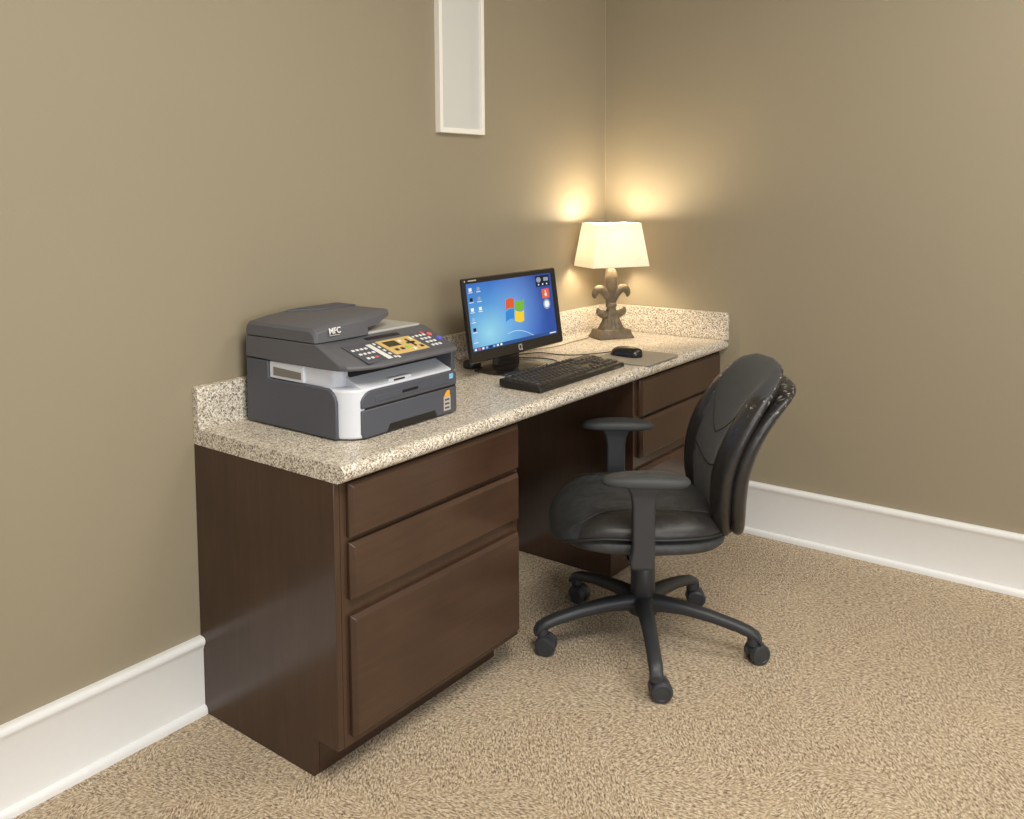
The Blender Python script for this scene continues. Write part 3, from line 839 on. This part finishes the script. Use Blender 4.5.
def petal(name, pts, rad, flat=0.62):
    bm = BM(); P = catmull([(x, 0, z) for x, z in pts], 6)
    # radius interpolated along the curve
    m = len(P); rr = []
    for i in range(m):
        t = i/(m-1)*(len(rad)-1); k = min(int(t), len(rad)-2)
        rr.append(rad[k]+(rad[k+1]-rad[k])*(t-k))
    rings = []
    for i, p in enumerate(P):
        t = (P[min(i+1, m-1)]-P[max(i-1, 0)]).normalized()
        s = Vector((t.z, 0, -t.x)); u_ = Vector((0, 1, 0))
        rings.append([p+s*math.cos(2*math.pi*k/12)*rr[i]+u_*math.sin(2*math.pi*k/12)*rr[i]*flat*1.3 for k in range(12)])
    loft(bm, rings)
    return obj(name, bm, ANTIQUE, lm, smooth=True, angle=80)
petal('center_petal', [(0, 0.135), (0, 0.17), (0, 0.21), (0, 0.25), (0, 0.275), (0, 0.288)], [0.012, 0.018, 0.025, 0.0275, 0.020, 0.007])
for s in (-1, 1):
    petal('side_petal', [(s*0.008, 0.136), (s*0.016, 0.160), (s*0.028, 0.184), (s*0.045, 0.200), (s*0.064, 0.198), (s*0.075, 0.181), (s*0.074, 0.165)], [0.008, 0.012, 0.016, 0.0175, 0.0165, 0.013, 0.005])
    petal('lower_curl', [(s*0.002, 0.100), (s*0.020, 0.095), (s*0.040, 0.098), (s*0.056, 0.108), (s*0.062, 0.124)], [0.013, 0.017, 0.017, 0.014, 0.004])
bm = BM(); loft(bm, rings_rect([(0.046, 0.036, 0.088), (0.042, 0.034, 0.100), (0.030, 0.026, 0.122), (0.030, 0.026, 0.126)]))
obj('stem', bm, ANTIQUE, lm, bevel=0.003)
bm = BM(); loft(bm, [[Vector((a*math.cos(q), a*0.8*math.sin(q), z)) for q in [2*math.pi*j/20 for j in range(20)]] for a, z in ((0.016, 0.122), (0.022, 0.126), (0.024, 0.133), (0.022, 0.140), (0.015, 0.144))])
obj('collar', bm, ANTIQUE, lm, smooth=True)
bm = BM(); lathe(bm, [(0.008, 0.284), (0.008, 0.315), (0.014, 0.318), (0.014, 0.352), (0.011, 0.358)], 16)
obj('socket', bm, plain('brass_socket', (170, 140, 80), 0.35, metal=0.8), lm, smooth=True)
# shade, open top and bottom
z0, z1, w0, d0, k1 = 0.294, 0.469, 0.257, 0.162, 0.775
bm = BM()
def ring4(w, d, z): return [Vector((x, y, z)) for x, y in ((-w/2, -d/2), (w/2, -d/2), (w/2, d/2), (-w/2, d/2))]
t_ = 0.003
loft(bm, [ring4(w0, d0, z0), ring4(w0*k1, d0*k1, z1), ring4(w0*k1-t_, d0*k1-t_, z1), ring4(w0-t_, d0-t_, z0)], closed=True)
obj('lamp_shade', bm, LINEN, lm)
bm = BM()
for a in (ring4(w0*k1-0.004, d0*k1-0.004, z1-0.012),):
    for i in range(4): tube(bm, [a[i], a[(i+1) % 4]], 0.0012, 6)
tube(bm, [(-w0*k1/2+0.002, 0, z1-0.012), (w0*k1/2-0.002, 0, z1-0.012)], 0.0012, 6)
for s in (-1, 1): tube(bm, catmull([(s*0.012, 0, 0.318), (s*0.040, 0, 0.37), (s*0.040, 0, 0.43), (0, 0, z1-0.012)], 5), 0.0012, 6)
obj('shade_wire', bm, plain('brass_wire', (150, 130, 90), 0.4, metal=0.6), lm, smooth=True)
bm = BM(); lathe(bm, [(0.010, 0.352), (0.013, 0.374), (0.022, 0.404), (0.029, 0.432), (0.028, 0.454), (0.017, 0.467), (0.003, 0.471)], 20)
bl = obj('bulb', bm, BULB, lm, smooth=True)

cord('cord', [(-0.292, -0.098, zc+0.006), (-0.32, -0.088, zc), (-0.42, -0.088, zc), (-0.52, -0.095, zc), (-0.62, -0.075, zc), (-0.72, -0.045, zc), (-0.86, -0.040, zc)], 0.0016, CORDB, lm)

# ------------------------------------------------------------------ office chair (faces +x in its own frame)
CA = R(126)
ch = thing('office_chair', 'black office chair with armrests and five caster legs pulled up to the desk', 'chair', (-1.067, -0.733, 0), CA)
# five legs with casters
for k in range(5):
    a = R(-2.5+72*k)-CA
    M = Matrix.Rotation(a, 4, 'Z')
    bm = BM()
    secs = [(0.020, 0.124, 0.027, 0.028), (0.06, 0.129, 0.025, 0.023), (0.12, 0.127, 0.022, 0.019), (0.20, 0.116, 0.020, 0.0165), (0.27, 0.101, 0.0195, 0.0155), (0.310, 0.089, 0.0195, 0.0155), (0.332, 0.078, 0.018, 0.014), (0.340, 0.066, 0.016, 0.010)]
    rings = []
    for x, z, hw, hh in secs:
        ring = []
        for j in range(16):
            q = 2*math.pi*j/16; c_, s_ = math.cos(q), math.sin(q)
            e = (abs(c_)**2.8+abs(s_)**2.8)**(-1/2.8)
            ring.append(M @ Vector((x, hw*c_*e, z+hh*s_*e)))
        rings.append(ring)
    loft(bm, rings)
    leg = obj('leg', bm, CH_PL, ch, smooth=True, angle=60)
    bm = BM(); lathe(bm, [(0.014, 0.052), (0.0175, 0.054), (0.0175, 0.078), (0.015, 0.086)], 16, (0.318, 0, 0), M)
    obj('leg_end', bm, CH_PL, leg, smooth=True)
    # caster: hood and two wheels, swivelled
    sw = R(117-(-1+72*k)+(8, -35, -6, 14, 30)[k])
    MC = M @ Matrix.Translation((0.318, 0, 0)) @ Matrix.Rotation(sw, 4, 'Z') @ Matrix.Translation((-0.012, 0, 0.030))
    bm = BM(); hood = [(0.0285*math.cos(R(q)), 0.0285*math.sin(R(q))+0.003) for q in range(-10, 191, 20)]
    vs = ext(bm, hood, 1, -0.006, 0.006); bmesh.ops.transform(bm, matrix=MC, verts=vs)
    lathe(bm, [(0.007, 0.0), (0.007, 0.03)], 10, (0.318, 0, 0.026), M)
    cst = obj('caster', bm, CH_PL, leg, bevel=0.001)
    for s in (-1, 1):
        bm = BM(); lathe(bm, [(0.010, 0.006), (0.027, 0.006), (0.030, 0.009), (0.030, 0.020), (0.027, 0.025), (0.020, 0.027), (0.019, 0.0255), (0.002, 0.0265)], 24, M=MC @ Matrix.Rotation(R(90*s), 4, 'X'))
        obj('wheel', bm, plain('caster_wheel', (54, 56, 60), 0.35) if (k == 0 and s == -1) else bpy.data.materials['caster_wheel'], leg, smooth=True, angle=40)
bm = BM(); lathe(bm, [(0.030, 0.090), (0.042, 0.094), (0.046, 0.106), (0.046, 0.134), (0.040, 0.147), (0.036, 0.150)], 32)
obj('hub', bm, CH_PL, ch, smooth=True, angle=50)
bm = BM(); lathe(bm, [(0.034, 0.148), (0.036, 0.152), (0.036, 0.245), (0.032, 0.250), (0.029, 0.252), (0.029, 0.315), (0.018, 0.318), (0.018, 0.345)], 32)
obj('gas_column', bm, CH_PL, ch, smooth=True, angle=50)
bm = BM(); ext(bm, [(-0.13, 0.335), (0.10, 0.335), (0.12, 0.350), (0.12, 0.372), (-0.15, 0.372), (-0.15, 0.350)], 1, -0.075, 0.075)
obj('mechanism', bm, CH_PL, ch, bevel=0.006)
bm = BM(); tube(bm, [(0.05, 0.07, 0.345), (0.055, 0.14, 0.340), (0.055, 0.19, 0.335)], [0.005, 0.005, 0.005]); box(bm, 0.035, 0.075, 0.18, 0.215, 0.330, 0.340)
obj('lever', bm, CH_PL, ch, bevel=0.002)

def sgnpow(v, p): return math.copysign(abs(v)**p, v)
def pillow(outline, mapf, top, bot, nr=14, na=72, bulge=None, edge=2.6, matf=None):
    """closed cushion: outline(angle)->(a,b); mapf(a,b,h)->Vector; top/bot = thickness each way"""
    bm = BM()
    def height(r, sgn):
        e = (max(0.0, 1-r**edge))**(1/2.2)
        return (top if sgn > 0 else -bot)*e
    def ring(r, sgn):
        out = []
        for k in range(na):
            th = 2*math.pi*k/na; a, b = outline(th)
            h = height(r, sgn)+((bulge(a*r, b*r, r) if bulge and sgn > 0 else 0))
            out.append(bm.verts.new(mapf(a*r, b*r, h)))
        return out
    rs = [math.sin(math.pi/2*(i+1)/nr) for i in range(nr)]
    for sgn in (1, -1):
        c = bm.verts.new(mapf(0, 0, height(0, sgn)+((bulge(0, 0, 0) if bulge and sgn > 0 else 0))))
        prev = None
        for r in rs[:-1]:
            cur = ring(r, sgn)
            for k in range(na):
                if prev is None:
                    f = bm.faces.new((c, cur[k], cur[(k+1) % na]))
                else:
                    f = bm.faces.new((prev[k], prev[(k+1) % na], cur[(k+1) % na], cur[k]))
                th = 2*math.pi*(k+0.5)/na; a, b = outline(th)
                if matf: f.material_index = matf(a*r, b*r, r, sgn)
            prev = cur
        if sgn == 1: up = prev
        else: dn = prev
    e = ring(1.0, 1) if not bulge else [bm.verts.new(mapf(*outline(2*math.pi*k/na), 0)) for k in range(na)]
    for k in range(na):
        j = (k+1) % na
        f1 = bm.faces.new((up[k], up[j], e[j], e[k])); f2 = bm.faces.new((dn[k], dn[j], e[j], e[k]))
        th = 2*math.pi*(k+0.5)/na; a, b = outline(th)
        if matf: f1.material_index = matf(a, b, 1, 1); f2.material_index = matf(a, b, 1, -1)
    return bm

# seat ------------------------------------------------
SCX = 0.034
def seat_out(th):
    c, s = math.cos(th), math.sin(th)
    p = 0.60
    a = 0.245*sgnpow(c, p); b = 0.250*sgnpow(s, p)
    if a < 0: a *= 1.04
    b *= 1-0.06*(-a/0.25 if a < 0 else 0)-0.05*max(0, a/0.25)
    return a, b
def seat_map(a, b, h):
    z = 0.405+h
    if a > 0.08: z -= 1.5*(a-0.08)**2*(1.25 if h > 0 else 1.1)      # waterfall front
    z += 0.05*(b/0.25)**2*(0.2)
    return Vector((SCX+a, b, z))
def seat_bulge(a, b, r):
    q = abs(b)/0.25
    side = math.exp(-((q-0.74)/0.16)**2)*max(0, min(1, (0.20-a)/0.12))
    return 0.010*side*(1-r**8)
def seat_matf(a, b, r, s):
    q = abs(b)/0.25
    lim = 0.60+0.30*max(0, (a+0.02)/0.22)**2
    return 1 if (q > lim and a < 0.21) else 0
bm = pillow(seat_out, seat_map, 0.050, 0.012, nr=20, na=120, bulge=seat_bulge, edge=5, matf=seat_matf)
st_ = obj('seat', bm, [LEATHERM, LEATHER], ch, smooth=True, angle=180)
def band_map(a, b, h):
    z = 0.380+h
    if a > 0.12: z -= 0.30*(a-0.12)**2
    return Vector((SCX+a*(0.90 if a > 0 else 1.0), b, z))
bm = pillow(seat_out, band_map, 0.024, 0.024, nr=12, na=96, edge=14)
obj('seat_base', bm, LEATHERM, ch, smooth=True, angle=180)
for s in (-1, 1):
    P = [seat_map(*[q*1.003 for q in seat_out(s*R(35+4*k))], -0.004) for k in range(36)]
    bm = BM(); tube(bm, P, 0.0038, 6); obj('piping', bm, SEAM, st_, smooth=True)
for s in (-1, 1):          # seam between centre panel and side bolster
    pts = []
    for k in range(15):
        a = -0.22+0.39*k/14
        q = 0.60+0.30*max(0, (a+0.02)/0.22)**2
        b = s*0.25*q
        rr_ = min(0.97, max(abs(a)/0.25, q*0.98))
        h = 0.050*(max(0, 1-rr_**5))**(1/2.2)+seat_bulge(a, b, rr_)
        pts.append(seat_map(a, b, h+0.000))
    bm = BM(); tube(bm, pts, 0.0014, 6); obj('seam', bm, SEAM, st_, smooth=True)

# backrest ---------------------------------------------
def back_line(z):
    """x of the back surface at the centre line"""
    P = [(0.36, -0.222), (0.42, -0.214), (0.50, -0.212), (0.58, -0.220), (0.66, -0.246), (0.74, -0.288), (0.82, -0.339), (0.90, -0.390)]
    for i in range(len(P)-1):
        if z <= P[i+1][0] or i == len(P)-2:
            t = (z-P[i][0])/(P[i+1][0]-P[i][0]); t2 = t
            p0 = P[max(i-1, 0)][1]; p1 = P[i][1]; p2 = P[i+1][1]; p3 = P[min(i+2, len(P)-1)][1]
            return 0.5*(2*p1+(p2-p0)*t2+(2*p0-5*p1+4*p2-p3)*t2*t2+(3*p1-p0-3*p2+p3)*t2**3)
BC = 0.645
BW = [(0.380, 0.0), (0.381, 0.10), (0.386, 0.145), (0.40, 0.175), (0.45, 0.212), (0.52, 0.235), (0.60, 0.245), (0.67, 0.245), (0.73, 0.236), (0.78, 0.222), (0.82, 0.201), (0.846, 0.170), (0.861, 0.120), (0.867, 0.0)]
_pts = [(w, z-BC) for z, w in BW] + [(-w, z-BC) for z, w in BW[-2:0:-1]]
def back_out(th):
    d = (math.cos(th), math.sin(th))                        # ray against the outline polygon
    best = None
    for i in range(len(_pts)):
        (x1, y1), (x2, y2) = _pts[i], _pts[(i+1) % len(_pts)]
        den = d[0]*(y2-y1)-d[1]*(x2-x1)
        if abs(den) < 1e-9: continue
        t = (x1*(y2-y1)-y1*(x2-x1))/den
        u_ = (x1*d[1]-y1*d[0])/den
        if t > 0 and -1e-6 <= u_ <= 1+1e-6: best = t
    return best*d[0], best*d[1]
def back_map_f(y, z, h):
    zz = BC+z
    x = back_line(zz)+0.50*y*y+h
    return Vector((x, y, zz-0.3*h*max(0, (zz-0.6))))
def back_bulge(y, z, r):
    q = abs(y)/0.235
    return 0.014*math.exp(-((q-0.74)/0.15)**2)*(1-r**8)
def back_matf(y, z, r, s):
    if s < 0: return 1
    q = abs(y)/0.235
    lim = 0.60+0.10*(z/0.22)
    if y < 0 and q > lim: return 1
    if y > 0 and q > lim and z < 0.155: return 1
    return 0
bm = pillow(back_out, back_map_f, 0.032, 0.022, nr=20, na=120, bulge=back_bulge, edge=9, matf=back_matf)
bk = obj('backrest', bm, [FABRIC, LEATHERW], ch, smooth=True, angle=180)
def back_map_r(y, z, h):
    zz = BC+z*0.99
    x = back_line(zz)+0.48*y*y-0.034+h
    return Vector((x, y*0.99, zz-0.050*max(0, z/0.22)**2))
bm = pillow(back_out, back_map_r, 0.026, 0.026, nr=16, na=96, edge=12)
obj('back_shell', bm, LEATHERW, ch, smooth=True, angle=180)
def surf(y, z):
    a_, b_ = back_out(math.atan2(z, y)); r = min(0.97, math.hypot(y, z)/math.hypot(a_, b_))
    return back_map_f(y, z, 0.032*(max(0, 1-r**7))**(1/2.2)+back_bulge(y, z, r)+0.0006)
lines = []
for s in (-1, 1):
    lines.append([surf(s*0.235*(0.58+0.10*(z/0.22)), z) for z in [-0.235+0.40*k/16 for k in range(17)]])
    lines.append([surf(s*0.145*(1-k/10), 0.06-0.055*(1-(1-k/10)**2)*1.0+0.04*(1-k/10)) for k in range(11)])
    lines.append([surf(s*0.130*(1-k/10), -0.055-0.03*math.sin(math.pi/2*k/10)) for k in range(11)])
for ln in lines:
    bm = BM(); tube(bm, ln, 0.0014, 6); obj('seam', bm, SEAM, bk, smooth=True)
bm = BM()
tube(bm, catmull([(-0.10, 0, 0.355), (-0.22, 0, 0.355), (-0.262, 0, 0.40), (-0.262, 0, 0.48), (-0.258, 0, 0.56)], 6), 0.030, 10, flat=0.35, up=Vector((0, 1, 0)))
obj('back_support', bm, CH_PL, ch, smooth=True, angle=60)

# armrests -----------------------------------------------
for s in (-1, 1):
    y0 = 0.280 if s > 0 else -0.305
    bm = BM()
    side = [(-0.030, 0.345), (0.034, 0.345), (0.036, 0.365), (0.030, 0.40), (0.030, 0.52), (0.034, 0.548), (0.048, 0.578), (-0.048, 0.578), (-0.034, 0.548), (-0.030, 0.52), (-0.030, 0.40)]
    side = [(x+0.043, z) for x, z in side]
    ext(bm, side, 1, y0-0.014, y0+0.014)
    post = obj('arm_post', bm, CH_PL, ch, bevel=0.006, seg=3)
    bm = BM(); box(bm, 0.015, 0.071, min(s*0.06, y0+s*0.012), max(s*0.06, y0+s*0.012), 0.343, 0.358)
    obj('arm_bracket', bm, CH_PL, ch, bevel=0.004)
    bm = BM()
    out = []
    for k in range(48):
        th = 2*math.pi*k/48; c, s2 = math.cos(th), math.sin(th)
        out.append((0.118*sgnpow(c, 0.75), 0.045*sgnpow(s2, 0.85)*(1-0.10*c)))
    rings = [[Vector((0.037+x*k_, y0+y*k_, z+0.010*(-(x/0.128)**2 if z > 0.59 else 0)*0.6)) for x, y in out] for k_, z in ((0.84, 0.576), (0.96, 0.578), (1.0, 0.584), (1.0, 0.592), (0.97, 0.598), (0.88, 0.603), (0.60, 0.606), (0.2, 0.607))]
    loft(bm, rings)
    obj('arm_pad', bm, CH_AR, ch, smooth=True, angle=70)
